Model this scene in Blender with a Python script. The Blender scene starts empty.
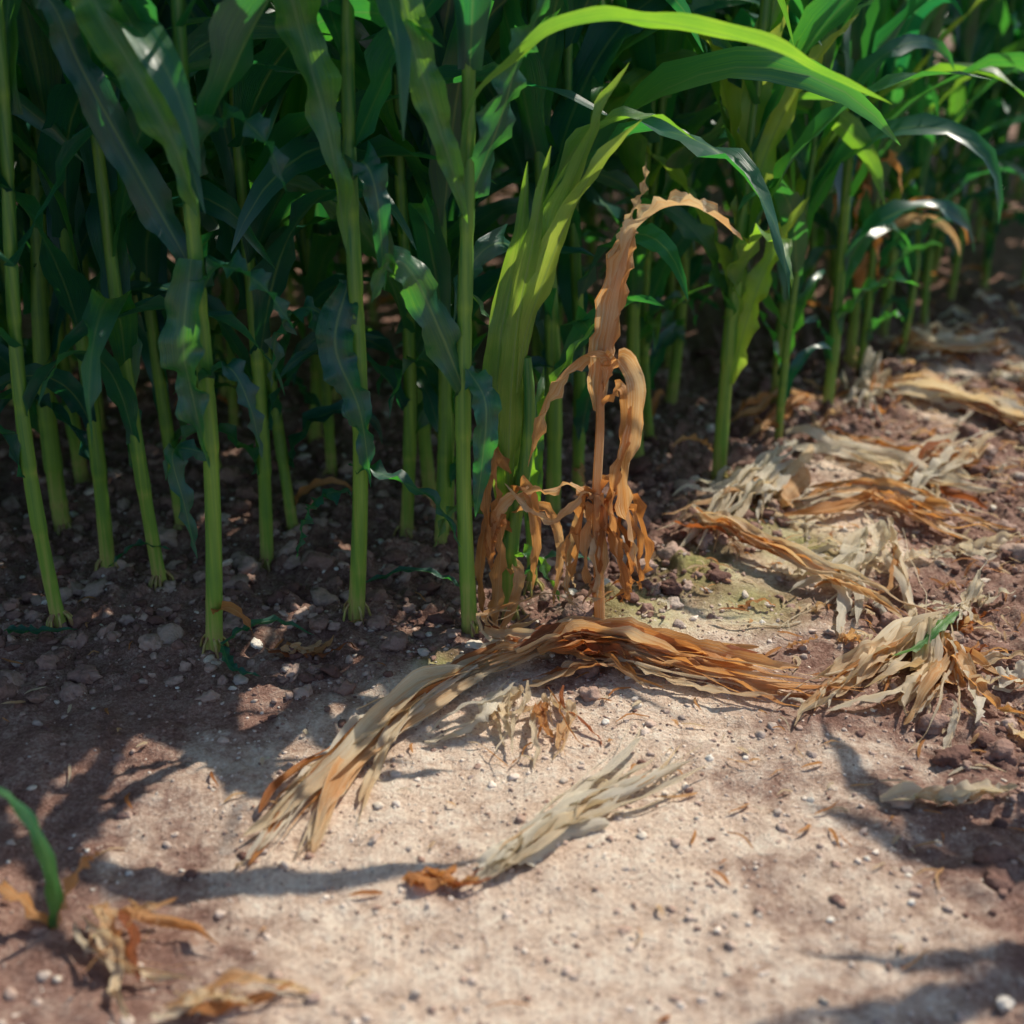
import bpy, math, random
from mathutils import Vector, noise, Matrix
R=random.Random(7)
sc=bpy.context.scene
sc.view_settings.view_transform='Standard'
sc.view_settings.look='None'
sc.view_settings.exposure=0

# ------------------------------------------------------------ helpers
def sm(a,b,x):
    t=max(0.,min(1.,(x-a)/(b-a))); return t*t*(3-2*t)
def edge_y(x):                      # where the crop begins
    if x<0.13: return 1.78
    if x>1.25: return 3.54+0.35*(x-1.25)
    return 1.78+1.57*(x-0.13)
def path_f(x,y):                    # 1 on the trodden, crusted path
    if y<1.5: cx=0.0+0.12*(y-1.0)
    else: cx=0.06+(y-1.5)*0.50
    d=abs(x-cx)
    w=0.40 if y<1.4 else 0.40-0.18*sm(1.4,2.0,y)
    n=noise.noise(Vector((x*3.1,y*3.1,4.2)))*0.22+noise.noise(Vector((x*9,y*9,1.2)))*0.12
    f=1-sm(w*0.35,w*1.5,d+n)
    f*=1-sm(-0.16,0.02,y-edge_y(x)+n*0.8)
    return f
def gh(x,y):
    far=max(abs(x),abs(y-2))
    if far>12: return 0.0
    p=path_f(x,y)
    e=y-edge_y(x)
    inside=sm(-0.16,0.10,e)
    rough=0.45+0.75*inside+0.45*sm(0.35,0.7,x)
    rough*=(1-0.7*p)
    v=Vector((x,y,0))
    h=noise.noise(v*2.2)*0.012+0.010*math.exp(-(e/0.12)**2)
    h+=noise.fractal(v*9,0.9,2.0,3)*0.014*(0.25+rough)
    c=noise.noise(v*32+Vector((3,1,7)))
    h+=max(0,c)*0.020*rough
    c2=noise.noise(v*80)
    h+=max(0,c2)*0.010*(0.18+rough)
    return h

class MB:
    def __init__(s): s.v=[];s.f=[];s.uv=[];s.tone=[];s.m=[]
    def grid(s,rows,uvs,tone,mat,closed=False):
        b=len(s.v); n=len(rows); m=len(rows[0])
        for r,u in zip(rows,uvs):
            s.v+= [tuple(p) for p in r]; s.uv+=u
        if isinstance(tone,(int,float)): s.tone+=[tone]*(n*m)
        else:
            for t in tone: s.tone+=[t]*m
        for i in range(n-1):
            for j in range(m-1 if not closed else m):
                k=(j+1)%m
                s.f.append((b+i*m+j,b+i*m+k,b+(i+1)*m+k,b+(i+1)*m+j)); s.m.append(mat)
    def mesh(s,name,mats):
        me=bpy.data.meshes.new(name)
        me.from_pydata(s.v,[],s.f)
        for m in mats: me.materials.append(m)
        me.polygons.foreach_set('material_index',s.m)
        me.polygons.foreach_set('use_smooth',[True]*len(s.f))
        ul=me.uv_layers.new(name='UVMap')
        li=[0]*len(me.loops); me.loops.foreach_get('vertex_index',li)
        fl=[]
        for i in li: fl+=s.uv[i]
        ul.data.foreach_set('uv',fl)
        a=me.attributes.new('tone','FLOAT','POINT'); a.data.foreach_set('value',s.tone)
        me.update(); return me
def obj(name,me,loc=(0,0,0),parent=None):
    o=bpy.data.objects.new(name,me); o.location=loc
    sc.collection.objects.link(o)
    if parent: o.parent=parent
    return o
def cr(pts,n):
    P=[Vector(p) for p in pts]
    P=[P[0]*2-P[1]]+P+[P[-1]*2-P[-2]]
    segs=len(P)-3; out=[]
    for i in range(n):
        t=i/(n-1)*segs; k=min(int(t),segs-1); u=t-k
        a,b,c,d=P[k:k+4]
        out.append(0.5*((2*b)+(c-a)*u+(2*a-5*b+4*c-d)*u*u+(3*b-a-3*c+d)*u**3))
    return out
def pcorn(t): return (0.5+0.5*sm(0,0.22,t))*max(0,1-t**2.4)**0.85
def pstrip(t): return (0.35+0.65*sm(0,0.12,t))*max(0.0,1-t**4)**0.8
def pragged(t): return (0.3+0.7*sm(0,0.2,t))*(1-0.75*t**2)*(1 if t<0.97 else 0.3)
def leaf(mb,pts,w,saz,n=24,m=6,fold=0.3,wave=0.006,freq=5,twist=0.0,tone=0.5,prof=pcorn,mat=0,rnd=R,tw0=0.0):
    C=cr(pts,n); rows=[];uvs=[]
    S0=Vector((math.cos(saz),math.sin(saz),0)); ph=rnd.random()*6.28; ph2=rnd.random()*6.28
    last=None
    for i,c in enumerate(C):
        T=(C[min(i+1,n-1)]-C[max(i-1,0)]).normalized()
        S=S0-T*S0.dot(T)
        if S.length<0.05: S=last or Vector((0,0,1)).cross(T)
        S.normalize(); last=S.copy()
        t=i/(n-1)
        S=Matrix.Rotation(tw0+twist*t,3,T)@S
        N=T.cross(S); hw=max(w*0.5*prof(t),0.0004)
        r=[];u=[]
        for j in range(m+1):
            a=j/m*2-1
            wv=math.sin(6.283*freq*t+(ph if a>0 else ph2))+0.5*math.sin(6.283*freq*2.3*t+ph2)
            o=S*(a*hw*(1-0.12*fold))+N*(fold*hw*(abs(a)**1.3)+wave*wv*a*a*min(1,hw/(w*0.3)))
            r.append(c+o); u.append((a*0.5+0.5,t))
        rows.append(r);uvs.append(u)
    mb.grid(rows,uvs,tone,mat)
def tube(mb,pts,rad,tone=0.5,mat=0,n=None,seg=10):
    n=n or len(pts)*6
    C=cr(pts,n); rows=[];uvs=[]; L=0
    for i,c in enumerate(C):
        if i: L+=(c-C[i-1]).length
        T=(C[min(i+1,n-1)]-C[max(i-1,0)]).normalized()
        S=T.cross(Vector((0,1,0.01))).normalized(); N=T.cross(S)
        r=rad(c.z)
        rows.append([c+(S*math.cos(6.283*k/seg)+N*math.sin(6.283*k/seg))*r for k in range(seg)])
        uvs.append([(k/seg,L) for k in range(seg)])
    mb.grid(rows,uvs,tone,mat,closed=True)

# ------------------------------------------------------------ node helpers
def newmat(name):
    m=bpy.data.materials.new(name); m.use_nodes=True
    nt=m.node_tree; nt.nodes.clear()
    return m,nt
def nd(nt,t,**k):
    n=nt.nodes.new(t)
    for a,b in k.items():
        if a=='inp':
            for x,y in b.items(): n.inputs[x].default_value=y
        else: setattr(n,a,b)
    return n
def ln(nt,a,b): nt.links.new(a,b)
def ramp(nt,fac,stops):
    r=nd(nt,'ShaderNodeValToRGB'); e=r.color_ramp.elements
    while len(e)<len(stops): e.new(0.5)
    for k,(p,c) in enumerate(stops):
        e[k].position=p; e[k].color=(c[0],c[1],c[2],1)
    ln(nt,fac,r.inputs[0]); return r.outputs[0]
def mix(nt,fac,a,b,mode='MIX'):
    m=nd(nt,'ShaderNodeMix',data_type='RGBA',blend_type=mode)
    if isinstance(fac,(int,float)): m.inputs[0].default_value=fac
    else: ln(nt,fac,m.inputs[0])
    for i,x in ((6,a),(7,b)):
        if isinstance(x,tuple): m.inputs[i].default_value=(*x,1)
        else: ln(nt,x,m.inputs[i])
    return m.outputs[2]
def math_(nt,op,a,b=None,c=None):
    m=nd(nt,'ShaderNodeMath',operation=op)
    for i,x in enumerate((a,b,c)):
        if x is None: continue
        if isinstance(x,(int,float)): m.inputs[i].default_value=x
        else: ln(nt,x,m.inputs[i])
    return m.outputs[0]

def leafmat(name,stops,tstops,transl,rough=0.36,spec=1.0,rib=0.6,ribcol=(0.18,0.34,0.10),simple=False,fib=26,fibamp=0.5,bump=0.45):
    m,nt=newmat(name)
    out=nd(nt,'ShaderNodeOutputMaterial')
    at=nd(nt,'ShaderNodeAttribute',attribute_name='tone')
    uv=nd(nt,'ShaderNodeUVMap'); sp=nd(nt,'ShaderNodeSeparateXYZ'); ln(nt,uv.outputs[0],sp.inputs[0])
    f=at.outputs['Fac']
    oi=nd(nt,'ShaderNodeObjectInfo')
    f=math_(nt,'ADD',f,math_(nt,'MULTIPLY',math_(nt,'SUBTRACT',oi.outputs['Random'],0.5),0.15))
    mp=nd(nt,'ShaderNodeMapping'); mp.inputs['Scale'].default_value=(fib,1.4,1)
    mp2=nd(nt,'ShaderNodeVectorMath',operation='ADD'); cmb=nd(nt,'ShaderNodeCombineXYZ')
    ln(nt,math_(nt,'MULTIPLY',at.outputs['Fac'],77.0),cmb.inputs[2]); ln(nt,uv.outputs[0],mp.inputs[0]); ln(nt,mp.outputs[0],mp2.inputs[0]); ln(nt,cmb.outputs[0],mp2.inputs[1])
    st=nd(nt,'ShaderNodeTexNoise',inp={'Scale':1.6,'Detail':1.0 if simple else 3.0}); ln(nt,mp2.outputs[0],st.inputs['Vector'])
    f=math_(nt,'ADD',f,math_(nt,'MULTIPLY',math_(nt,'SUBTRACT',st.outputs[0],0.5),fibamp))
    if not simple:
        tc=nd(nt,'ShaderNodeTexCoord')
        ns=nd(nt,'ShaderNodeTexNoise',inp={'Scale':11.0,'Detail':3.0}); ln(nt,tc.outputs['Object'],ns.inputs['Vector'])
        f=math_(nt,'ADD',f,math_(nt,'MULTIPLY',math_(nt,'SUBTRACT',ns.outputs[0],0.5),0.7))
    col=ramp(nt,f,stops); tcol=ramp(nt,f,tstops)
    d=math_(nt,'ABSOLUTE',math_(nt,'SUBTRACT',sp.outputs[0],0.5))
    mr=nd(nt,'ShaderNodeMapRange',inp={'From Min':0.015,'From Max':0.05,'To Min':rib,'To Max':0.0}); ln(nt,d,mr.inputs[0])
    col=mix(nt,mr.outputs[0],col,ribcol)
    tcol=mix(nt,math_(nt,'MULTIPLY',mr.outputs[0],0.8),tcol,ribcol)
    p=nd(nt,'ShaderNodeBsdfPrincipled',inp={'Roughness':rough,'Specular IOR Level':spec})
    tr=nd(nt,'ShaderNodeBsdfTranslucent'); ln(nt,tcol,tr.inputs[0])
    if not simple:
        wv=nd(nt,'ShaderNodeTexWave',inp={'Scale':9.0,'Distortion':0.6}); ln(nt,uv.outputs[0],wv.inputs['Vector'])
        bm=nd(nt,'ShaderNodeBump',inp={'Strength':bump,'Distance':0.002})
        hh=math_(nt,'ADD',math_(nt,'MULTIPLY',wv.outputs['Fac'],0.4),math_(nt,'MULTIPLY',st.outputs[0],1.4))
        ln(nt,hh,bm.inputs['Height']); ln(nt,bm.outputs[0],p.inputs['Normal']); ln(nt,bm.outputs[0],tr.inputs['Normal'])
    ln(nt,col,p.inputs['Base Color'])
    mx=nd(nt,'ShaderNodeMixShader'); mx.inputs[0].default_value=transl
    ln(nt,p.outputs[0],mx.inputs[1]); ln(nt,tr.outputs[0],mx.inputs[2]); ln(nt,mx.outputs[0],out.inputs[0])
    return m
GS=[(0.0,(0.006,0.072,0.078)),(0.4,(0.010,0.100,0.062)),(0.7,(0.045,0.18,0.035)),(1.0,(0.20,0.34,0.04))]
GT=[(0.0,(0.02,0.30,0.08)),(0.4,(0.12,0.56,0.04)),(0.75,(0.50,0.90,0.05)),(1.0,(0.80,0.95,0.12))]
green=leafmat('corn_leaf_green',GS,GT,0.40)
greenf=leafmat('corn_leaf_field',GS,GT,0.40,simple=True)
DS=[(0.0,(0.92,0.84,0.70)),(0.33,(0.88,0.70,0.46)),(0.60,(0.72,0.36,0.13)),(1.0,(0.34,0.11,0.04))]
DT=[(0.0,(0.97,0.88,0.66)),(0.33,(0.96,0.72,0.38)),(0.60,(0.96,0.44,0.11)),(1.0,(0.60,0.17,0.04))]
dry=leafmat('dry_leaf',DS,DT,0.42,rough=0.5,spec=0.35,rib=0.2,ribcol=(0.86,0.70,0.46),fib=32,fibamp=0.75,bump=0.7)
# stalk
stalkm,nt=newmat('corn_stalk')
out=nd(nt,'ShaderNodeOutputMaterial'); at=nd(nt,'ShaderNodeAttribute',attribute_name='tone')
tc=nd(nt,'ShaderNodeTexCoord'); mp=nd(nt,'ShaderNodeMapping'); mp.inputs['Scale'].default_value=(90,90,2.5); ln(nt,tc.outputs['Object'],mp.inputs[0])
ns=nd(nt,'ShaderNodeTexNoise',inp={'Scale':2.0,'Detail':3.0}); ln(nt,mp.outputs[0],ns.inputs['Vector'])
f=math_(nt,'ADD',at.outputs['Fac'],math_(nt,'MULTIPLY',math_(nt,'SUBTRACT',ns.outputs[0],0.5),0.9))
col=ramp(nt,f,[(0.0,(0.32,0.18,0.08)),(0.2,(0.46,0.46,0.12)),(0.5,(0.23,0.40,0.055)),(1.0,(0.03,0.17,0.05))])
p=nd(nt,'ShaderNodeBsdfPrincipled',inp={'Roughness':0.4}); ln(nt,col,p.inputs['Base Color'])
tr=nd(nt,'ShaderNodeBsdfTranslucent'); ln(nt,col,tr.inputs[0])
mx=nd(nt,'ShaderNodeMixShader'); mx.inputs[0].default_value=0.2
ln(nt,p.outputs[0],mx.inputs[1]); ln(nt,tr.outputs[0],mx.inputs[2]); ln(nt,mx.outputs[0],out.inputs[0])
PM=[green,stalkm,dry]; PF=[greenf,stalkm,dry]

# ------------------------------------------------------------ corn plants
def arch(p0,az,th0,droop,L,side=0.0,n=8,pw=1.5):
    p=Vector(p0); pts=[p.copy()]
    for i in range(n):
        s=(i+0.5)/n
        th=min(th0+droop*s**pw,3.0)
        a=az+side*s
        p=p+Vector((math.cos(a)*math.sin(th),math.sin(a)*math.sin(th),math.cos(th)))*(L/n)
        pts.append(p.copy())
    return pts
def stalk(mb,top,H,r0=0.0125,mat=1,bend=0.018,rnd=R,lz=()):
    nz=[0.015,0.04,0.08]+[z for z in lz]
    n=int(H/0.012)
    ox,oy=rnd.uniform(-bend,bend),rnd.uniform(-bend,bend)
    rows=[];uvs=[];tones=[];ctr=[]
    r0*=rnd.uniform(0.85,1.1)
    for i in range(n+1):
        z=i/n*H; t=z/H
        q=Vector((top[0]*t+ox*math.sin(t*6.28),top[1]*t+oy*math.sin(t*5),z-0.01))
        r=r0*(1-0.5*t)
        tn=0.50+0.35*t-0.25*max(0,1-z/0.12)
        for a in nz:
            d=z-a
            if abs(d)<0.007: r*=1+0.07*(1-abs(d)/0.007); tn-=0.16*(1-abs(d)/0.007)
            if 0<=d<0.085 and a>0.1: r=max(r,r0*(1-0.5*t)*(1.16-0.8*d)); tn+=0.07
        ctr.append(q)
        rows.append([q+Vector((math.cos(6.283*j/10),math.sin(6.283*j/10)*0.92,0))*r for j in range(10)])
        uvs.append([(j/10,z) for j in range(10)]); tones.append(tn)
    mb.grid(rows,uvs,tones,mat,closed=True)
    for k in range(7):
        a=rnd.random()*6.28
        e=Vector((math.cos(a)*0.024,math.sin(a)*0.024,-0.014))
        tube(mb,[Vector((math.cos(a)*0.008,math.sin(a)*0.008,0.022)),Vector((math.cos(a)*0.017,math.sin(a)*0.017,0.012)),e],lambda z:0.0022,tone=0.08,mat=mat,n=5,seg=5)
    return (lambda z:ctr[max(0,min(n,int(z/H*n)))])
def plant(seed,H=1.08,base_az=None,top=(0,0),n=22,m=6,bright=0.0,zmin=0.16,gap=(),extra=None,r0=0.0125,azr=0.55,maxlen=1.0,drm=1.0,step=(0.07,0.12)):
    r=random.Random(seed); mb=MB()
    lz=[];z=zmin
    while z<H-0.08: lz.append(z); z+=r.uniform(*step)
    cf=stalk(mb,top,H,r0,rnd=r,lz=lz[::1])
    az=base_az if base_az is not None else r.random()*6.28
    for z in lz:
        az+=math.pi
        if gap and gap[0]<z<gap[1]: continue
        q=cf(min(z+0.085,H-0.01)); t=min(1,z/1.1)
        L=(0.26+0.42*sm(0.05,0.5,t)-0.14*sm(0.75,1,t))*r.uniform(0.8,1.15)*maxlen
        w=(0.034+0.040*sm(0.05,0.45,t)-0.014*sm(0.8,1,t))*r.uniform(0.82,1.12)
        a=az+r.gauss(0,azr)
        th0=r.uniform(0.15,0.55) if t<0.8 else r.uniform(0.08,0.3)
        dr=(r.uniform(1.3,3.0) if t<0.75 else r.uniform(0.6,1.6))*drm
        pts=arch(q+Vector((math.cos(a),math.sin(a),0))*0.007,a,th0,dr,L,side=r.uniform(-0.9,0.9),pw=r.uniform(1.0,2.2))
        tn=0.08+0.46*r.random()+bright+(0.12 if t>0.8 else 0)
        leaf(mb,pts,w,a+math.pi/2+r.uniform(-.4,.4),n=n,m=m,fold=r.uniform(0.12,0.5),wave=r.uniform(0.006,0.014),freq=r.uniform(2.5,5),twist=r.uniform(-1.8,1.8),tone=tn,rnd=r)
    q=cf(H)
    for j in range(4):
        a=r.random()*6.28
        leaf(mb,arch(q-Vector((0,0,0.12)),a,0.08+0.1*j,r.uniform(0.3,1.4),r.uniform(0.3,0.45)),0.045,a+1.57,n=n,m=m,tone=0.5+bright,rnd=r)
    if r.random()<0.4:
        a=r.random()*6.28
        leaf(mb,arch(cf(0.07),a,0.7,2.0,r.uniform(0.10,0.16)),0.018,a+1.57,n=12,m=4,wave=0.006,twist=1.5,tone=r.choice([0.5,0.7]),mat=2,rnd=r)
    if extra: extra(mb,r)
    return mb

def at(name,mb,x,y,rot=0):
    o=obj(name,mb.mesh(name,PM),(x,y,gh(x,y)-0.004)); o.rotation_euler[2]=rot; return o
def SL(mb,base,pts,w,saz,**k):     # leaf given by world points, for a plant standing at base
    b=Vector((base[0],base[1],0))
    leaf(mb,[Vector(p)-b for p in pts],w,saz,**k)

# A
at('corn_plant',plant(11,base_az=0.4,top=(0.02,0.02),zmin=0.16,H=1.2),-0.66,1.81)
# B
bB=(-0.42,1.73)
def exB(mb,r):
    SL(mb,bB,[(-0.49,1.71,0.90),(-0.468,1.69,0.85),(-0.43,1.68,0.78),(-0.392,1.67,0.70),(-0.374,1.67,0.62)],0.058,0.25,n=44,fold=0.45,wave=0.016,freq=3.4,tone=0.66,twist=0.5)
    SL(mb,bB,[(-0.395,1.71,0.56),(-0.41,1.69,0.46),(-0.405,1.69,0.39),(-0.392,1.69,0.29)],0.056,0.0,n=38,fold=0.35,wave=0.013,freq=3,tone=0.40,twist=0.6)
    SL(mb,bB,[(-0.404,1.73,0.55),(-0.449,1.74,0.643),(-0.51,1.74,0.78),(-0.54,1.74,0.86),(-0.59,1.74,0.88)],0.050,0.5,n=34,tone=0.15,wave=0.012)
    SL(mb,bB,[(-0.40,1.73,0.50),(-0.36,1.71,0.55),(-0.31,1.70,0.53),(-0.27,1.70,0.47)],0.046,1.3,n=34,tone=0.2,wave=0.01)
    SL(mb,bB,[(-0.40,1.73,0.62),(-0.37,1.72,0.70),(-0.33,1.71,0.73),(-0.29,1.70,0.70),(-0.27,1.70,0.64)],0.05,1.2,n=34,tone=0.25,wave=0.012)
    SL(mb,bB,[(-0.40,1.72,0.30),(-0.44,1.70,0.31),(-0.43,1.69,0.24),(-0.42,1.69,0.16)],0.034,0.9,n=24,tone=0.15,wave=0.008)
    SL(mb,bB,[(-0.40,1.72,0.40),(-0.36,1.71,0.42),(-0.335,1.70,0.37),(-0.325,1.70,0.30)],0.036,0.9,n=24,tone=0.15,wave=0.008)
at('corn_plant',plant(12,base_az=0.2,top=(0.05,0.0),zmin=0.31,gap=(0.3,0.6),extra=exB),*bB)
# C
bC=(-0.23,1.83)
def exC(mb,r):
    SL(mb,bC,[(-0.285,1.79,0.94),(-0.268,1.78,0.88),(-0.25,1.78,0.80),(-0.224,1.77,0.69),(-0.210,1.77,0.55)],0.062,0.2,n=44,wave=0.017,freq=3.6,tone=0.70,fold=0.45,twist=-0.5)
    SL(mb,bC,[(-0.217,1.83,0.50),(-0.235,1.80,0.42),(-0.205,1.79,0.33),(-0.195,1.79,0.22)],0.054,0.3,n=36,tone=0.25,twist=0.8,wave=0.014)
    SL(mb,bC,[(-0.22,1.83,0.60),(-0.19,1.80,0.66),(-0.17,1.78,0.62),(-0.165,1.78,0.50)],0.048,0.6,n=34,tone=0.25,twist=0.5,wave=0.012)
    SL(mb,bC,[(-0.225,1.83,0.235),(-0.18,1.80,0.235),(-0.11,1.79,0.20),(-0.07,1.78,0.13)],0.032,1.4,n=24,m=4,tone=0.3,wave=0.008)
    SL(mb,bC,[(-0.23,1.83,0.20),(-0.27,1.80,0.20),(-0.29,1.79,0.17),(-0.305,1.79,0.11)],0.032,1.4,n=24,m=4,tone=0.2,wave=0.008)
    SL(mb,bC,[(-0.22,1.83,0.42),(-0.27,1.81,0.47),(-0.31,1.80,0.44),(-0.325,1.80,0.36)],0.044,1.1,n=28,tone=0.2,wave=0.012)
at('corn_plant',plant(13,base_az=0.0,top=(0.045,0.0),zmin=0.31,gap=(0.3,0.55),extra=exC),*bC)
# D
bD=(-0.06,1.79)
def exD(mb,r):
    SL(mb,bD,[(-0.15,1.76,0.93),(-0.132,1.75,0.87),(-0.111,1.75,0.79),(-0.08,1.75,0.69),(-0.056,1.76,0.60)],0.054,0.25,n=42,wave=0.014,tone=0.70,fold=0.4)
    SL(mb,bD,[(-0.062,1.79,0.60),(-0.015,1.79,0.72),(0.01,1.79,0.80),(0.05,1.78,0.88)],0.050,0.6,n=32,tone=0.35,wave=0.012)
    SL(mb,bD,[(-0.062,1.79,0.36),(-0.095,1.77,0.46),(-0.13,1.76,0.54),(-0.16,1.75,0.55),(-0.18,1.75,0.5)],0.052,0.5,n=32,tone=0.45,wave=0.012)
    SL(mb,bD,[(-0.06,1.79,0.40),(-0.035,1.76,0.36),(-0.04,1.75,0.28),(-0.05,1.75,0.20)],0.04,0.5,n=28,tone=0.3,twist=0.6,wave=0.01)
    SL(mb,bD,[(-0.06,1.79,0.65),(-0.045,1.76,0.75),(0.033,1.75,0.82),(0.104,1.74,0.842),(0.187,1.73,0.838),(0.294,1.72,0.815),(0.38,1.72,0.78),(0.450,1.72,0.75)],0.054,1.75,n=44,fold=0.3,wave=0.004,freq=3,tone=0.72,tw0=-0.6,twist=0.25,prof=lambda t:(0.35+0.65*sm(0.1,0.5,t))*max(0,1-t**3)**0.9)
at('corn_plant',plant(14,base_az=2.6,top=(0.0,0.0),zmin=0.31,gap=(0.3,0.66),bright=0.05,extra=exD),*bD)
# E  young bright plant
bE=(0.0,1.86)
def exE(mb,r):
    def q(pts,w,saz,t,**k): SL(mb,bE,pts,w,saz,n=30,tone=t,wave=0.007,freq=3,**k)
    q([(0,1.86,0.12),(-0.005,1.85,0.245),(0.004,1.84,0.435),(0.03,1.83,0.59),(0.05,1.83,0.70)],0.044,0.35,0.85,fold=0.6)
    q([(0.0,1.86,0.20),(0.01,1.85,0.40),(0.045,1.84,0.53),(0.10,1.83,0.66),(0.165,1.82,0.735)],0.046,0.5,0.95,fold=0.5)
    q([(0.0,1.86,0.18),(-0.018,1.85,0.32),(-0.016,1.84,0.44),(0.01,1.84,0.57),(0.02,1.83,0.68)],0.046,0.2,0.75,fold=0.5)
    q([(0.0,1.86,0.30),(0.03,1.85,0.48),(0.062,1.85,0.6),(0.11,1.85,0.73),(0.148,1.85,0.80)],0.04,0.7,0.85,fold=0.5)
    q([(0.0,1.86,0.30),(0.02,1.87,0.50),(0.08,1.88,0.68),(0.17,1.88,0.73),(0.24,1.87,0.70)],0.040,1.2,0.6,fold=0.5)
    q([(0.0,1.86,0.10),(0.03,1.84,0.12),(0.05,1.83,0.09),(0.07,1.82,0.05)],0.018,1.2,0.6)
    q([(0.0,1.86,0.13),(-0.05,1.84,0.20),(-0.09,1.83,0.19),(-0.11,1.82,0.14)],0.02,1.2,0.6)
    for pts,w,t in [([(0,1.85,0.20),(0.02,1.82,0.23),(0.035,1.80,0.17),(0.03,1.80,0.08)],0.020,0.6),([(0,1.85,0.15),(-0.03,1.82,0.19),(-0.045,1.81,0.12),(-0.04,1.80,0.03)],0.018,0.7),
                    ([(0,1.85,0.24),(-0.02,1.83,0.28),(-0.035,1.81,0.23),(-0.03,1.80,0.14)],0.018,0.65),([(0,1.85,0.08),(0.01,1.82,0.10),(0.0,1.80,0.05),(-0.02,1.79,0.01)],0.018,0.55),
                    ([(0.0,1.85,0.18),(0.05,1.83,0.19),(0.07,1.82,0.13),(0.06,1.81,0.05)],0.016,0.5)]:
        SL(mb,bE,pts,w,0.8,n=26,m=4,tone=t,mat=2,wave=0.006,twist=1.4,fold=0.8,prof=pstrip)
mbE=MB(); stalk(mbE,(0.02,0),0.42,0.014,rnd=random.Random(3),lz=(0.12,0.2,0.3)); exE(mbE,R)
at('corn_plant',mbE,*bE)
mbE2=MB(); stalk(mbE2,(-0.02,0),0.34,0.008,rnd=random.Random(5),lz=(0.15,))
for k in range(4):
    a=k*2.6+1.4
    leaf(mbE2,arch((0,0,0.12+0.05*k),a,0.2,0.7,0.24),0.03,a+1.57,tone=0.6)
at('corn_plant',mbE2,0.03,1.93)

# G
bG=(0.38,2.39)
def exG(mb,r):
    for zz,a,th,dr,L,t in [(0.2,0.2,0.15,0.5,0.35,0.75),(0.3,2.8,0.2,1.0,0.4,0.8),(0.42,0.3,0.12,0.8,0.45,0.9),(0.5,2.9,0.15,0.6,0.5,0.95),(0.35,-1.4,0.3,2.4,0.35,0.7),(0.6,0.5,0.1,0.5,0.5,0.95)]:
        leaf(mb,arch((0.01,-0.01,zz),a,th,dr,L),0.056,a+1.57+0.6,n=26,tone=t,rnd=r,wave=0.010)
at('corn_plant',plant(16,base_az=0.3,top=(0.03,0),zmin=0.25,bright=0.2,extra=exG,H=1.15,r0=0.013),*bG)
# H
bH=(0.76,3.03)
def exH(mb,r):
    for k in range(9):
        a=r.uniform(-0.6,0.9) if k%2 else r.uniform(2.4,3.8)
        leaf(mb,arch((0,0,0.15+0.06*k),a,r.uniform(0.2,0.5),r.uniform(0.3,1.5),r.uniform(0.4,0.6)),0.05,a+1.2,n=24,tone=r.uniform(0.5,0.9),rnd=r)
    for k in range(9):
        a=r.uniform(-2.4,-0.2)
        leaf(mb,arch((0.01,0,0.16+0.03*k),a,0.5,2.6,r.uniform(0.2,0.34)),0.03,a+1.57,n=20,m=4,tone=r.uniform(0.4,0.75),mat=2,rnd=r,twist=2,wave=0.007)
at('corn_plant',plant(17,base_az=0.5,top=(0.04,0),zmin=0.2,bright=0.12,extra=exH,H=1.15),*bH)

# remaining visible second-row plants
for i,(x,y) in enumerate([(-0.64,2.0),(-0.545,1.95),(-0.40,2.06),(-0.18,2.16),(-0.11,2.18),(0.07,2.22),(0.24,2.46),(0.90,3.30),(1.27,3.70),(0.55,2.78)]):
    at('corn_plant',plant(40+i,top=(R.uniform(-.04,.04),R.uniform(-.03,.03)),zmin=0.10 if i<6 else 0.08,bright=-0.04 if i<6 else 0.06,n=20,m=4,step=(0.055,0.09)),x,y)

# field mass behind (instanced meshes below one parent)
field=bpy.data.objects.new('corn_field',None); sc.collection.objects.link(field)
vars_=[plant(100+i,H=R.uniform(0.98,1.15),top=(R.uniform(-.06,.06),R.uniform(-.06,.06)),n=13,m=2,zmin=0.06,azr=1.0,step=(0.05,0.09),bright=-0.04).mesh('field_corn_%d'%i,PF) for i in range(9)]
cnt=0
yy=2.12
while yy<6.6:
    xx=-3.2
    while xx<5.0:
        x=xx+R.uniform(-.05,.05); y=yy+R.uniform(-.06,.06)
        if y>edge_y(x)+0.30+ (0.08 if x>0.1 else 0) or (x<-0.85 and y>1.85):
            if abs(x)<y*0.5+0.8:
                o=obj('stalk_plant',R.choice(vars_),(x,y,-0.005),field)
                o.rotation_euler=(R.gauss(0,.04),R.gauss(0,.04),R.random()*6.28); s=R.uniform(.88,1.12)+0.12*sm(3.5,5,y); o.scale=(s,s,s); cnt+=1
        xx+=0.22 if yy<3.6 else 0.31
    yy+=0.24 if yy<3.6 else 0.38
def fieldplant(x,y,s):
    o=obj('stalk_plant',R.choice(vars_),(x,y,-0.005),field); o.rotation_euler[2]=R.random()*6.28; o.scale=(s,s,s)
for x in (-0.85,-1.03,-1.25,-1.5): fieldplant(x,1.8+R.uniform(-.03,.03),1)
for k in range(17):      # ragged outer row of the diagonal edge
    x=0.52+k*0.125; fieldplant(x,edge_y(x)+0.17+R.uniform(-.05,.06),R.uniform(.65,.95))
# unseen crop right of the gap, added to shade the near right ground
for x,y in ((1.20,1.72),(1.32,1.90),(1.30,1.52),(1.5,1.7)): fieldplant(x,y,1)

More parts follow.
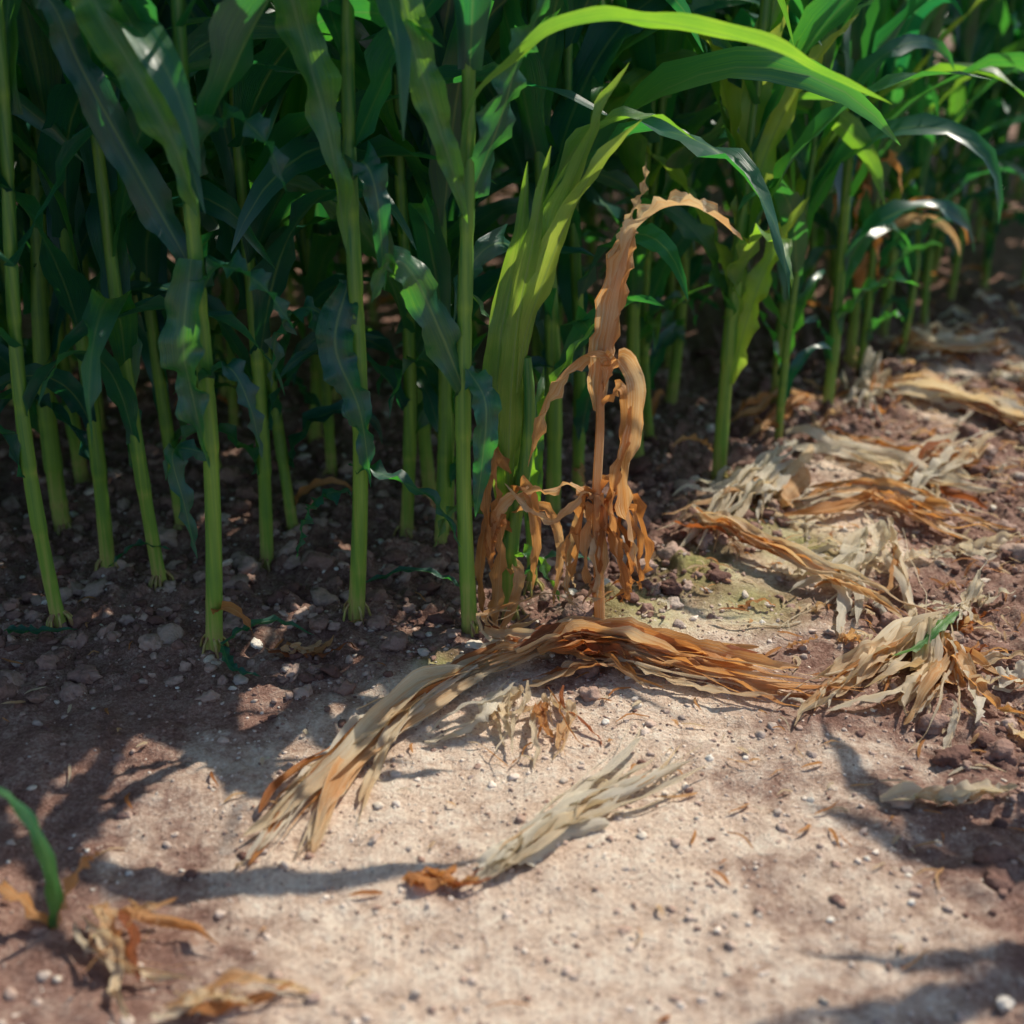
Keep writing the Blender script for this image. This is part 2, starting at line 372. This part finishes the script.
# ------------------------------------------------------------ withered plant (F)
mb=MB(); bF=Vector((0.13,1.83,0))
tube(mb,[Vector(p)-bF for p in [(0.13,1.83,-0.01),(0.125,1.83,0.10),(0.12,1.83,0.20),(0.122,1.83,0.30),(0.122,1.83,0.38),(0.135,1.83,0.46)]],lambda z:0.0080-0.006*z,tone=0.48,mat=0,n=40)
def F(pts,w,saz,t,**k):
    k.setdefault('n',26); k.setdefault('m',5)
    leaf(mb,[Vector(p)-bF for p in pts],w,saz,tone=t,mat=0,prof=k.pop('prof',pstrip),**k)
F([(0.12,1.825,0.33),(0.128,1.82,0.42),(0.14,1.82,0.50),(0.155,1.82,0.57),(0.165,1.82,0.58)],0.040,0.2,0.50,fold=0.9,wave=0.006,twist=0.6)
F([(0.125,1.83,0.36),(0.14,1.83,0.45),(0.15,1.83,0.53),(0.16,1.83,0.575)],0.034,0.8,0.62,fold=0.8,wave=0.008,twist=-0.8)
F([(0.135,1.825,0.50),(0.15,1.82,0.56),(0.17,1.82,0.592),(0.20,1.82,0.612),(0.23,1.815,0.615),(0.26,1.81,0.602),(0.297,1.80,0.575)],0.032,1.3,0.45,fold=0.9,wave=0.006,n=38)
F([(0.145,1.83,0.55),(0.155,1.83,0.60),(0.17,1.83,0.635),(0.172,1.83,0.67)],0.010,0.5,0.5)
F([(0.125,1.825,0.36),(0.14,1.82,0.405),(0.115,1.81,0.425),(0.08,1.80,0.41),(0.05,1.80,0.37),(0.033,1.80,0.32),(0.022,1.80,0.26)],0.030,1.2,0.50,fold=0.7,wave=0.006,n=40,twist=0.5)
F([(0.125,1.825,0.37),(0.145,1.81,0.41),(0.168,1.80,0.38),(0.168,1.80,0.31),(0.158,1.80,0.24),(0.170,1.80,0.16),(0.18,1.80,0.10)],0.028,0.5,0.50,fold=0.7,wave=0.008,n=40,twist=2.0)
F([(0.125,1.825,0.34),(0.15,1.81,0.37),(0.155,1.80,0.30),(0.14,1.80,0.22),(0.15,1.80,0.12)],0.016,0.9,0.6,wave=0.007,twist=2.6,n=34)
F([(0.12,1.83,0.19),(0.09,1.82,0.225),(0.05,1.81,0.222),(0.01,1.81,0.215),(-0.02,1.81,0.19),(-0.03,1.81,0.14)],0.024,1.2,0.50,wave=0.006,twist=1.5,n=34)
F([(0.12,1.83,0.20),(0.10,1.81,0.215),(0.06,1.80,0.18),(0.02,1.80,0.20),(-0.01,1.80,0.235)],0.012,1.0,0.4,wave=0.005,twist=2.5,n=34)
F([(-0.025,1.82,0.0),(-0.02,1.82,0.06),(-0.015,1.82,0.14),(-0.02,1.81,0.20),(-0.022,1.81,0.27)],0.022,0.3,0.62,wave=0.006,twist=1.0)
F([(-0.01,1.82,0.18),(-0.03,1.81,0.15),(-0.03,1.80,0.10)],0.018,0.2,0.8,wave=0.006)
for k in range(13):
    a=R.uniform(-2.6,-0.3) if k%4 else R.uniform(0,3)
    z0=R.uniform(0.12,0.21); d=R.uniform(0.03,0.085)
    c=Vector((0.122,1.83,z0))
    dx=Vector((math.cos(a),math.sin(a)*0.5,0))
    F([c,c+dx*d*0.7+Vector((0,0,0.02)),c+dx*d+Vector((R.uniform(-.02,.02),0,-z0*0.45)),c+dx*d*1.05+Vector((R.uniform(-.03,.03),0,-z0*R.uniform(0.6,0.9)))],R.uniform(0.008,0.020),a+1.57,R.uniform(0.45,0.85),wave=0.006,twist=R.uniform(-2,2),fold=0.8)
obj('withered_corn_plant',mb.mesh('withered_corn_plant',[dry]),(bF.x,bF.y,gh(bF.x,bF.y)-0.006))

# ------------------------------------------------------------ ground litter
def bundle(mb,spine,n,s0,s1,w,t0,t1,thick=0.015,start=(0,0.35),end=(0.6,1.0),wob=0.006,wave=0.004,fold=0.6,shreds=None,dark=0.12):
    C=cr([(p[0],p[1],p[2]) for p in spine],40)
    ns=n//2 if shreds is None else shreds
    if n<2: ns=0
    for k in range(n+ns):
        sh=k>=n
        a=R.uniform(*start); b=R.uniform(*end)
        if k%3==0: b=min(b,a+R.uniform(0.3,0.55))
        l0=R.uniform(-1,1); l1=0.5*l0+(1.0 if sh else 0.7)*R.uniform(-1,1); hz=R.random()*thick*(1.3 if sh else 1)
        ph=R.random()*6.28; ph2=R.random()*6.28; pts=[]
        K=10; kx=R.uniform(-.012,.012); kk=R.randint(3,8)
        for i in range(K):
            t=a+(b-a)*i/(K-1); idx=min(38,int(t*39)); c=C[idx]
            T=(C[idx+1]-C[idx]).normalized(); S=Vector((-T.y,T.x,0))
            sp=s0+(s1-s0)*t**1.3; u=i/(K-1)
            q=c+S*((l0+(l1-l0)*u)*sp+wob*math.sin(ph+t*9)+R.uniform(-.002,.002)+(kx*(i-kk) if i>kk else 0))
            z=gh(q.x,q.y)+c.z*0.7+hz*(1-0.6*u)+0.003+0.004*math.sin(ph2+t*11)
            pts.append((q.x,q.y,max(z,gh(q.x,q.y)+0.003)))
        T=Vector(pts[-1])-Vector(pts[0])
        ww=w*min(1.6,math.exp(R.gauss(-0.1,0.5)))*(0.28 if sh else 1.0)
        tn=R.uniform(t0,t1)+(R.uniform(0.3,0.6) if R.random()<dark else 0)
        leaf(mb,pts,ww,math.atan2(T.y,T.x)+1.57,n=28,m=4,fold=fold*R.uniform(0.2,1.7)*R.choice((1,1,-1)),wave=min(wave,ww*0.25),freq=R.uniform(2,6),twist=R.gauss(0,0.8),tw0=R.gauss(0,.35),tone=tn,prof=R.choice((pstrip,pragged,pragged)),mat=0)
def litter(name,parts):
    mb=MB()
    for p in parts: bundle(mb,*p[0],**p[1])
    return obj(name,mb.mesh(name,[dry]))
B=lambda *a,**k:(a,k)
litter('fallen_dry_corn_plant',[
 B([(0.03,1.71,.03),(-0.06,1.65,.025),(-0.15,1.56,.02),(-0.22,1.44,.015),(-0.26,1.35,.005),(-0.295,1.25,0)],13,0.014,0.042,0.024,-0.05,0.35,thick=0.016,shreds=8,end=(0.82,1.02)),
 B([(0.03,1.71,.03),(-0.06,1.65,.02),(-0.14,1.55,.015),(-0.20,1.43,.005),(-0.225,1.33,0)],6,0.012,0.030,0.022,0.0,0.5,end=(0.8,1.0)),
 B([(-0.06,1.65,.02),(0.04,1.69,.03),(0.12,1.725,.03),(0.23,1.70,.025),(0.34,1.66,.02),(0.49,1.655,.01)],15,0.018,0.022,0.028,0.15,0.72,thick=0.020,shreds=9),
 B([(-0.02,1.66,.01),(0.10,1.70,.02),(0.20,1.69,.02),(0.30,1.66,.01)],9,0.032,0.032,0.022,0.35,0.85,thick=0.016,shreds=5),
 B([(0.0,1.68,.02),(0.12,1.70,.03),(0.23,1.67,.02),(0.36,1.62,.01),(0.48,1.61,0)],5,0.02,0.05,0.014,0.25,0.7,thick=0.01),
 B([(0.12,1.72,.02),(0.0,1.70,.04),(-0.03,1.74,.06),(0.05,1.79,.06),(0.14,1.77,.02)],4,0.006,0.01,0.014,0.2,0.6),
 B([(0.03,1.66,.02),(-0.03,1.57,.01),(-0.11,1.45,0)],4,0.006,0.02,0.016,0.0,0.35),
 B([(0.03,1.64,.02),(0.02,1.55,.012),(0.0,1.44,0)],4,0.01,0.03,0.014,0.1,0.4,end=(0.8,1)),
 B([(0.05,1.64,.02),(0.07,1.56,.012),(0.11,1.48,0)],4,0.01,0.02,0.012,0.2,0.6,end=(0.8,1))])
litter('dry_corn_husk',[
 B([(-0.03,1.235,.003),(0.02,1.29,.010),(0.08,1.36,.012),(0.16,1.44,.012),(0.23,1.53,.005)],13,0.006,0.056,0.022,-0.15,0.28,thick=0.010,start=(0,0.3),shreds=10,end=(0.7,1.0)),
 B([(-0.12,1.245,.004),(-0.06,1.235,.006),(0.01,1.225,.003)],4,0.005,0.008,0.018,0.5,0.8,thick=0.004)])
litter('dry_corn_husk',[
 B([(0.74,1.94,.05),(0.68,1.86,.045),(0.62,1.79,.04),(0.56,1.73,.03)],4,0.006,0.010,0.024,-0.1,0.15),
 B([(0.64,1.80,.04),(0.56,1.74,.03),(0.50,1.68,.02),(0.42,1.62,.01),(0.35,1.54,0)],9,0.02,0.05,0.024,-0.1,0.45,thick=0.018,shreds=8),
 B([(0.62,1.78,.03),(0.58,1.68,.02),(0.52,1.58,.01),(0.45,1.52,0)],7,0.02,0.06,0.020,-0.1,0.4,thick=0.018,shreds=8),
 B([(0.61,1.75,.02),(0.62,1.64,.012),(0.64,1.55,.005),(0.67,1.47,0)],3,0.006,0.01,0.024,-0.1,0.2),
 B([(0.55,1.75,.01),(0.64,1.72,.01),(0.78,1.73,.01)],5,0.02,0.03,0.014,0.3,0.7)])
mbg=MB(); leaf(mbg,[(0.64,1.79,.045+gh(.64,1.79)),(0.60,1.74,.05+gh(.6,1.74)),(0.565,1.71,.045+gh(.55,1.7)),(0.52,1.68,.03+gh(.48,1.66))],0.018,2.2,n=20,m=4,tone=0.6,wave=0.003,fold=0.6)
obj('corn_leaf',mbg.mesh('corn_leaf',[green]))
litter('dry_corn_husk',[
 B([(0.54,2.40,.07),(0.44,2.28,.05),(0.36,2.17,.03),(0.25,2.04,0)],9,0.02,0.05,0.026,-0.1,0.3,thick=0.02,shreds=7),
 B([(0.54,2.40,.06),(0.47,2.25,.03),(0.42,2.10,.0)],4,0.02,0.04,0.022,0.0,0.5),
 B([(0.28,2.14,.02),(0.37,2.06,.035),(0.48,1.96,.03),(0.55,1.88,.03),(0.64,1.80,.01)],9,0.012,0.020,0.024,0.3,0.8,thick=0.02),
 B([(0.60,2.14,.03),(0.54,2.0,.02),(0.50,1.88,.01),(0.46,1.77,0)],6,0.01,0.05,0.024,-0.15,0.25),
 B([(0.62,2.14,.03),(0.60,1.95,.02),(0.54,1.75,0)],4,0.02,0.04,0.020,-0.1,0.3)])
litter('dry_corn_husk',[
 B([(0.50,2.54,.01),(0.65,2.46,.02),(0.78,2.34,.02),(0.92,2.30,.01)],10,0.06,0.08,0.024,0.1,0.75,thick=0.02),
 B([(0.44,2.22,.0),(0.64,2.30,.02),(0.76,2.17,.02),(0.90,2.08,.01)],10,0.05,0.09,0.020,0.1,0.8,thick=0.02),
 B([(0.95,2.55,.03),(0.80,2.42,.03),(0.68,2.28,.01),(0.60,2.22,0)],9,0.03,0.09,0.024,-0.1,0.45,thick=0.02),
 B([(0.76,2.84,.02),(0.90,2.80,.03),(1.01,2.68,.02),(1.10,2.60,.01)],11,0.05,0.06,0.026,0.1,0.7,thick=0.02),
 B([(0.80,2.95,.06),(0.74,2.80,.03),(0.70,2.66,0)],8,0.02,0.05,0.024,-0.1,0.2),
 B([(0.87,3.18,.02),(1.0,3.14,.03),(1.2,3.30,.02)],9,0.05,0.08,0.028,0.1,0.6),
 B([(1.1,3.0,.02),(1.2,2.9,.03),(1.35,2.95,.02)],9,0.08,0.1,0.028,0.0,0.6),
 B([(0.42,2.62,.01),(0.55,2.75,.02),(0.7,2.9,.02)],5,0.05,0.06,0.024,0.4,0.8)])
# single strewn leaves
mb=MB()
for k in range(380):
    while True:
        x=R.uniform(0.0,1.7); y=R.uniform(1.45,3.7)
        if y<edge_y(x)+0.15 and x>0.25+0.35*(y-1.5)-0.15 and R.random()<sm(0.1,0.7,x): break
    a=R.gauss(-0.4,0.8); L=R.uniform(0.05,0.26); d=Vector((math.cos(a),math.sin(a),0))*L
    p0=(x-d.x/2,y-d.y/2,0.0); p1=(x+R.uniform(-.02,.02),y+R.uniform(-.02,.02),R.uniform(0,.03)); p2=(x+d.x/2,y+d.y/2,0.0)
    bundle(mb,[p0,p1,p2],1,0.003,0.003,R.uniform(0.005,0.022),-0.1,0.6,start=(0,0.01),end=(0.99,1),thick=0.004,dark=0.2)
obj('dry_leaf_litter',mb.mesh('dry_leaf_litter',[dry]))
litter('dry_corn_leaf',[B([(0.435,1.375,.004),(0.52,1.385,.012),(0.62,1.405,.016),(0.74,1.42,.01)],3,0.004,0.008,0.022,0.2,0.5,thick=0.006)])
litter('dry_corn_leaf',[
 B([(-0.36,1.72,.01),(-0.28,1.72,.012),(-0.19,1.74,.006)],3,0.006,0.012,0.018,0.4,0.7,thick=0.006)])
mb=MB(); b=Vector((-0.48,1.17,0))
leaf(mb,[Vector(p)-b for p in [(-0.48,1.17,0),(-0.472,1.17,0.05),(-0.48,1.17,0.12),(-0.505,1.17,0.17),(-0.56,1.17,0.19)]],0.020,0.8,n=24,m=4,tone=0.55,wave=0.003,mat=0,twist=0.6)
leaf(mb,[Vector(p)-b for p in [(-0.48,1.17,0),(-0.47,1.18,0.03),(-0.45,1.2,0.06),(-0.43,1.21,0.07)]],0.014,0.8,n=20,m=4,tone=0.6,mat=1)
leaf(mb,[Vector(p)-b for p in [(-0.48,1.17,0.0),(-0.52,1.18,0.04),(-0.56,1.2,0.03),(-0.6,1.2,0.0)]],0.016,1.4,n=20,m=4,tone=0.7,mat=1)
obj('corn_seedling',mb.mesh('corn_seedling',[green,dry]),(b.x,b.y,gh(b.x,b.y)))
litter('dry_corn_leaf',[
 B([(-0.45,1.18,.02),(-0.41,1.12,.02),(-0.36,1.09,.01),(-0.28,1.06,0)],5,0.01,0.03,0.013,0.2,0.7),
 B([(-0.42,1.18,.03),(-0.38,1.14,.03),(-0.33,1.08,.0)],4,0.01,0.05,0.013,0.4,0.8),
 B([(-0.36,1.03,.005),(-0.27,1.05,.01),(-0.17,1.07,0)],4,0.01,0.03,0.012,0.1,0.5)])
mb=MB()
for pts,w in [([(-0.40,1.70,.03),(-0.37,1.72,.05),(-0.33,1.75,.045),(-0.28,1.75,.02)],0.02),([(-0.40,1.70,.03),(-0.38,1.66,.02),(-0.34,1.65,.012)],0.018),
              ([(-0.72,1.76,.02),(-0.68,1.75,.03),(-0.62,1.77,.02)],0.022),([(-0.22,1.85,.03),(-0.15,1.86,.07),(-0.09,1.86,.06),(-0.06,1.85,.03)],0.016),
              ([(0.0,1.88,.04),(0.05,1.9,.08),(0.10,1.92,.08),(0.14,1.92,.05)],0.018),([(-0.62,1.95,.03),(-0.57,1.94,.07),(-0.52,1.94,.06)],0.02)]:
    leaf(mb,[(p[0],p[1],p[2]+gh(p[0],p[1])) for p in pts],w,1.5,n=20,m=4,tone=0.3,wave=0.003)
obj('corn_leaf_litter',mb.mesh('corn_leaf_litter',[green]))
mb=MB()
for k in range(1100):
    while True:
        x=R.uniform(-0.8,1.3); y=R.uniform(1.0,3.3)
        if y<edge_y(x)+0.1 and R.random()<(0.12+0.88*sm(-0.1,0.6,x)*sm(1.1,1.6,y)): break
    a=R.random()*6.28; L=R.uniform(0.006,0.05)
    d=Vector((math.cos(a),math.sin(a),0))*L
    c=Vector((x,y,gh(x,y)+0.003)); e=c+d; e.z=gh(e.x,e.y)+0.003+R.random()*0.004
    mid=(c+e)/2+Vector((d.y,-d.x,0))*R.uniform(-.2,.2); mid.z+=0.003
    leaf(mb,[c,mid,e],R.uniform(0.0015,0.006),a+1.57,n=6,m=2,wave=0.001,tone=R.uniform(0.0,0.8),prof=pstrip)
obj('chaff',mb.mesh('chaff',[dry]))

# ------------------------------------------------------------ ground
def axis(a,b,st,lim):
    v=[]; x=a
    while x<=b: v.append(x); x+=st
    d=st; x=v[-1]
    while x<lim: d*=1.22; x+=d; v.append(x)
    d=st; x=v[0]; l=[]
    while x>-lim: d*=1.22; x-=d; l.append(x)
    return l[::-1]+v
X=axis(-0.9,1.25,0.0052,600); Y=axis(0.9,2.9,0.0052,600)
V=[(x,y,gh(x,y)) for y in Y for x in X]
nx=len(X); ny=len(Y)
Fc=[(j*nx+i,j*nx+i+1,(j+1)*nx+i+1,(j+1)*nx+i) for j in range(ny-1) for i in range(nx-1)]
me=bpy.data.meshes.new('ground'); me.from_pydata(V,[],Fc)
me.polygons.foreach_set('use_smooth',[True]*len(Fc))
ca=me.attributes.new('crust','FLOAT','POINT'); ca.data.foreach_set('value',[path_f(v[0],v[1]) if abs(v[0])<12 and abs(v[1])<12 else 0. for v in V])
def moss(x,y):
    f=0
    for mx_,my_,r in ((0.19,1.86,0.12),(0.30,2.0,0.14),(0.42,2.2,0.16),(0.40,2.36,0.08),(0.47,2.1,0.14),(-0.1,1.7,0.05),(0.36,1.9,0.12)):
        d=math.hypot(x-mx_,y-my_)
        if d<r: f=max(f,1-d/r)
    return f
cb=me.attributes.new('moss','FLOAT','POINT'); cb.data.foreach_set('value',[moss(v[0],v[1]) for v in V])
gm,nt=newmat('soil')
out=nd(nt,'ShaderNodeOutputMaterial'); tc=nd(nt,'ShaderNodeTexCoord')
def NS(scale,detail=6,rough=0.6,dist=0.0):
    n=nd(nt,'ShaderNodeTexNoise',inp={'Scale':scale,'Detail':float(detail),'Roughness':rough,'Distortion':dist}); ln(nt,tc.outputs['Object'],n.inputs['Vector']); return n.outputs[0]
n1=NS(4.5,5,0.65,0.3); n2=NS(24,5,0.72); n3=NS(190,4,0.8)
at1=nd(nt,'ShaderNodeAttribute',attribute_name='crust'); at2=nd(nt,'ShaderNodeAttribute',attribute_name='moss')
mott=math_(nt,'ADD',math_(nt,'MULTIPLY',n2,0.42),math_(nt,'MULTIPLY',n3,0.58))
dark=ramp(nt,mott,[(0.36,(0.13,0.060,0.046)),(0.5,(0.29,0.165,0.128)),(0.64,(0.50,0.35,0.28))])
pale=ramp(nt,mott,[(0.36,(0.47,0.30,0.21)),(0.5,(0.77,0.59,0.46)),(0.62,(0.92,0.81,0.67))])
cf_=math_(nt,'ADD',math_(nt,'MULTIPLY',at1.outputs['Fac'],1.10),math_(nt,'MULTIPLY',math_(nt,'SUBTRACT',math_(nt,'ADD',math_(nt,'MULTIPLY',n1,0.6),math_(nt,'MULTIPLY',n2,0.4)),0.51),3.0))
mr=nd(nt,'ShaderNodeMapRange',inp={'From Min':0.1,'From Max':1.1}); mr.interpolation_type='SMOOTHSTEP'; ln(nt,cf_,mr.inputs[0])
col=mix(nt,mr.outputs[0],dark,pale)
mf=math_(nt,'MULTIPLY',at2.outputs['Fac'],math_(nt,'MULTIPLY',n2,1.3))
col=mix(nt,mf,col,(0.34,0.36,0.10))
bh=math_(nt,'ADD',math_(nt,'MULTIPLY',n2,0.6),math_(nt,'MULTIPLY',n3,0.4))
bm=nd(nt,'ShaderNodeBump',inp={'Strength':1.0,'Distance':0.016}); ln(nt,bh,bm.inputs['Height'])
p=nd(nt,'ShaderNodeBsdfPrincipled',inp={'Roughness':0.92,'Specular IOR Level':0.15}); ln(nt,col,p.inputs['Base Color']); ln(nt,bm.outputs[0],p.inputs['Normal']); ln(nt,p.outputs[0],out.inputs[0])
me.materials.append(gm); me.update()
obj('ground',me)

def stonemat(name,stops):
    m,nt=newmat(name); out=nd(nt,'ShaderNodeOutputMaterial'); at=nd(nt,'ShaderNodeAttribute',attribute_name='tone')
    tc=nd(nt,'ShaderNodeTexCoord'); n=nd(nt,'ShaderNodeTexNoise',inp={'Scale':150.0,'Detail':4.0}); ln(nt,tc.outputs['Object'],n.inputs['Vector'])
    f=math_(nt,'ADD',at.outputs['Fac'],math_(nt,'MULTIPLY',math_(nt,'SUBTRACT',n.outputs[0],0.5),0.6))
    c=ramp(nt,f,stops); bm=nd(nt,'ShaderNodeBump',inp={'Strength':0.8,'Distance':0.005}); ln(nt,n.outputs[0],bm.inputs['Height'])
    p=nd(nt,'ShaderNodeBsdfPrincipled',inp={'Roughness':0.85,'Specular IOR Level':0.25}); ln(nt,c,p.inputs['Base Color']); ln(nt,bm.outputs[0],p.inputs['Normal']); ln(nt,p.outputs[0],out.inputs[0]); return m
clodm=stonemat('soil_clod',[(0.1,(0.15,0.075,0.058)),(0.5,(0.28,0.165,0.13)),(0.9,(0.44,0.31,0.25))])
clodp=stonemat('soil_crumb_pale',[(0.1,(0.34,0.21,0.16)),(0.5,(0.58,0.44,0.36)),(0.9,(0.78,0.66,0.56))])
pebm=stonemat('pebble',[(0.0,(0.34,0.26,0.23)),(0.4,(0.52,0.42,0.35)),(0.7,(0.64,0.54,0.44)),(1.0,(0.76,0.70,0.62))])
import bmesh
def icos(sub):
    bm_=bmesh.new(); bmesh.ops.create_icosphere(bm_,subdivisions=sub,radius=1)
    v=[x.co.copy() for x in bm_.verts]; f=[tuple(q.index for q in x.verts) for x in bm_.faces]; bm_.free(); return v,f
I2=icos(2); I1=icos(1); I3=icos(3)
def scatter(name,n,pick,size,mat,lump,flat,smooth):
    v=[];f=[];tn=[]
    for k in range(n):
        x,y=pick(); s=size()
        if y<edge_y(x)-0.22 and x<0.45: s=min(s,0.0065)
        V0,F0=I3 if s>0.009 else (I2 if s>0.0035 else I1)
        b=len(v); seed=Vector((R.random()*50,R.random()*50,R.random()*50))
        sx,sy,sz=R.uniform(.75,1.3),R.uniform(.75,1.3),R.uniform(.6,1)*flat
        rot=Matrix.Rotation(R.random()*6.28,3,'Z')@Matrix.Rotation(R.gauss(0,.4),3,'X')
        z=gh(x,y)+s*sz*0.2; t=R.random()
        for q in V0:
            d=1+lump*noise.noise(q*1.3+seed)+lump*0.6*noise.noise(q*3.1+seed)
            w=rot@Vector((q.x*sx,q.y*sy,q.z*sz))*(s*d)
            v.append((x+w.x,y+w.y,z+w.z)); tn.append(t)
        f+=[(a+b,c+b,d_+b) for a,c,d_ in F0]
    m=bpy.data.meshes.new(name); m.from_pydata(v,[],f); m.polygons.foreach_set('use_smooth',[smooth]*len(f))
    a=m.attributes.new('tone','FLOAT','POINT'); a.data.foreach_set('value',tn); m.materials.append(mat); m.update(); return obj(name,m)
def pk_clod():
    while True:
        x=R.uniform(-1.0,1.4); y=R.uniform(0.9,3.2)
        e=y-edge_y(x); pr=0.10+0.9*sm(-0.26,-0.02,e)*(1-0.6*sm(0.3,0.9,e))
        pr=max(pr,0.55*sm(0.30,0.7,x)); pr*=1-0.93*path_f(x,y)
        if R.random()<pr: return x,y
def pk_path():
    while True:
        x=R.uniform(-0.7,0.8); y=R.uniform(0.95,2.5)
        if R.random()<path_f(x,y): return x,y
def pk_any():
    while True:
        x=R.uniform(-1.0,1.3); y=R.uniform(0.9,3.0)
        if R.random()<(0.35+0.65*sm(-0.3,-0.05,y-edge_y(x)))*(1-0.8*path_f(x,y)): return x,y
def pk_peb():
    while True:
        x=R.uniform(-1.0,1.3); y=R.uniform(0.9,3.0)
        if R.random()<0.5+0.5*sm(-0.3,-0.05,y-edge_y(x)): return x,y
scatter('soil_clods',7500,pk_clod,lambda:min(0.020,0.0026*math.exp(abs(R.gauss(0,0.85)))),clodm,0.55,0.85,True)
scatter('soil_crumbs',7500,pk_any,lambda:R.uniform(0.0008,0.0028),clodm,0.5,0.8,True)
scatter('path_crumbs',4500,pk_path,lambda:min(0.008,0.0011*math.exp(abs(R.gauss(0,0.6)))),clodp,0.6,0.7,True)
scatter('pebbles',2000,pk_peb,lambda:min(0.012,0.0018*math.exp(abs(R.gauss(0,0.75)))),pebm,0.45,0.7,True)

# ------------------------------------------------------------ light
EL=math.radians(50); AZ=math.radians(47)
w=bpy.data.worlds.new('World'); sc.world=w; w.use_nodes=True; nt=w.node_tree
bg=nt.nodes['Background']; sk=nt.nodes.new('ShaderNodeTexSky'); sk.sky_type='NISHITA'; sk.sun_disc=False
sk.sun_elevation=EL; sk.sun_rotation=AZ; nt.links.new(sk.outputs[0],bg.inputs[0]); bg.inputs[1].default_value=0.15
sd=bpy.data.lights.new('sun','SUN'); sd.energy=5; sd.angle=math.radians(0.5); sd.color=(1,0.93,0.79)
so=bpy.data.objects.new('sun',sd); sc.collection.objects.link(so)
so.rotation_euler=Vector((math.cos(EL)*math.sin(AZ),math.cos(EL)*math.cos(AZ),math.sin(EL))).to_track_quat('Z','Y').to_euler()
# ------------------------------------------------------------ camera
cd=bpy.data.cameras.new('camera'); cam=bpy.data.objects.new('camera',cd); sc.collection.objects.link(cam)
cam.location=(0,0,1.0); cam.rotation_euler=(math.radians(90-24),0,0)
cd.sensor_width=36; cd.lens=36*1407/1024; cd.clip_end=2000; cd.clip_start=0.05
cd.dof.use_dof=True; cd.dof.focus_distance=1.96; cd.dof.aperture_fstop=2.4
sc.camera=cam
print('field',cnt)
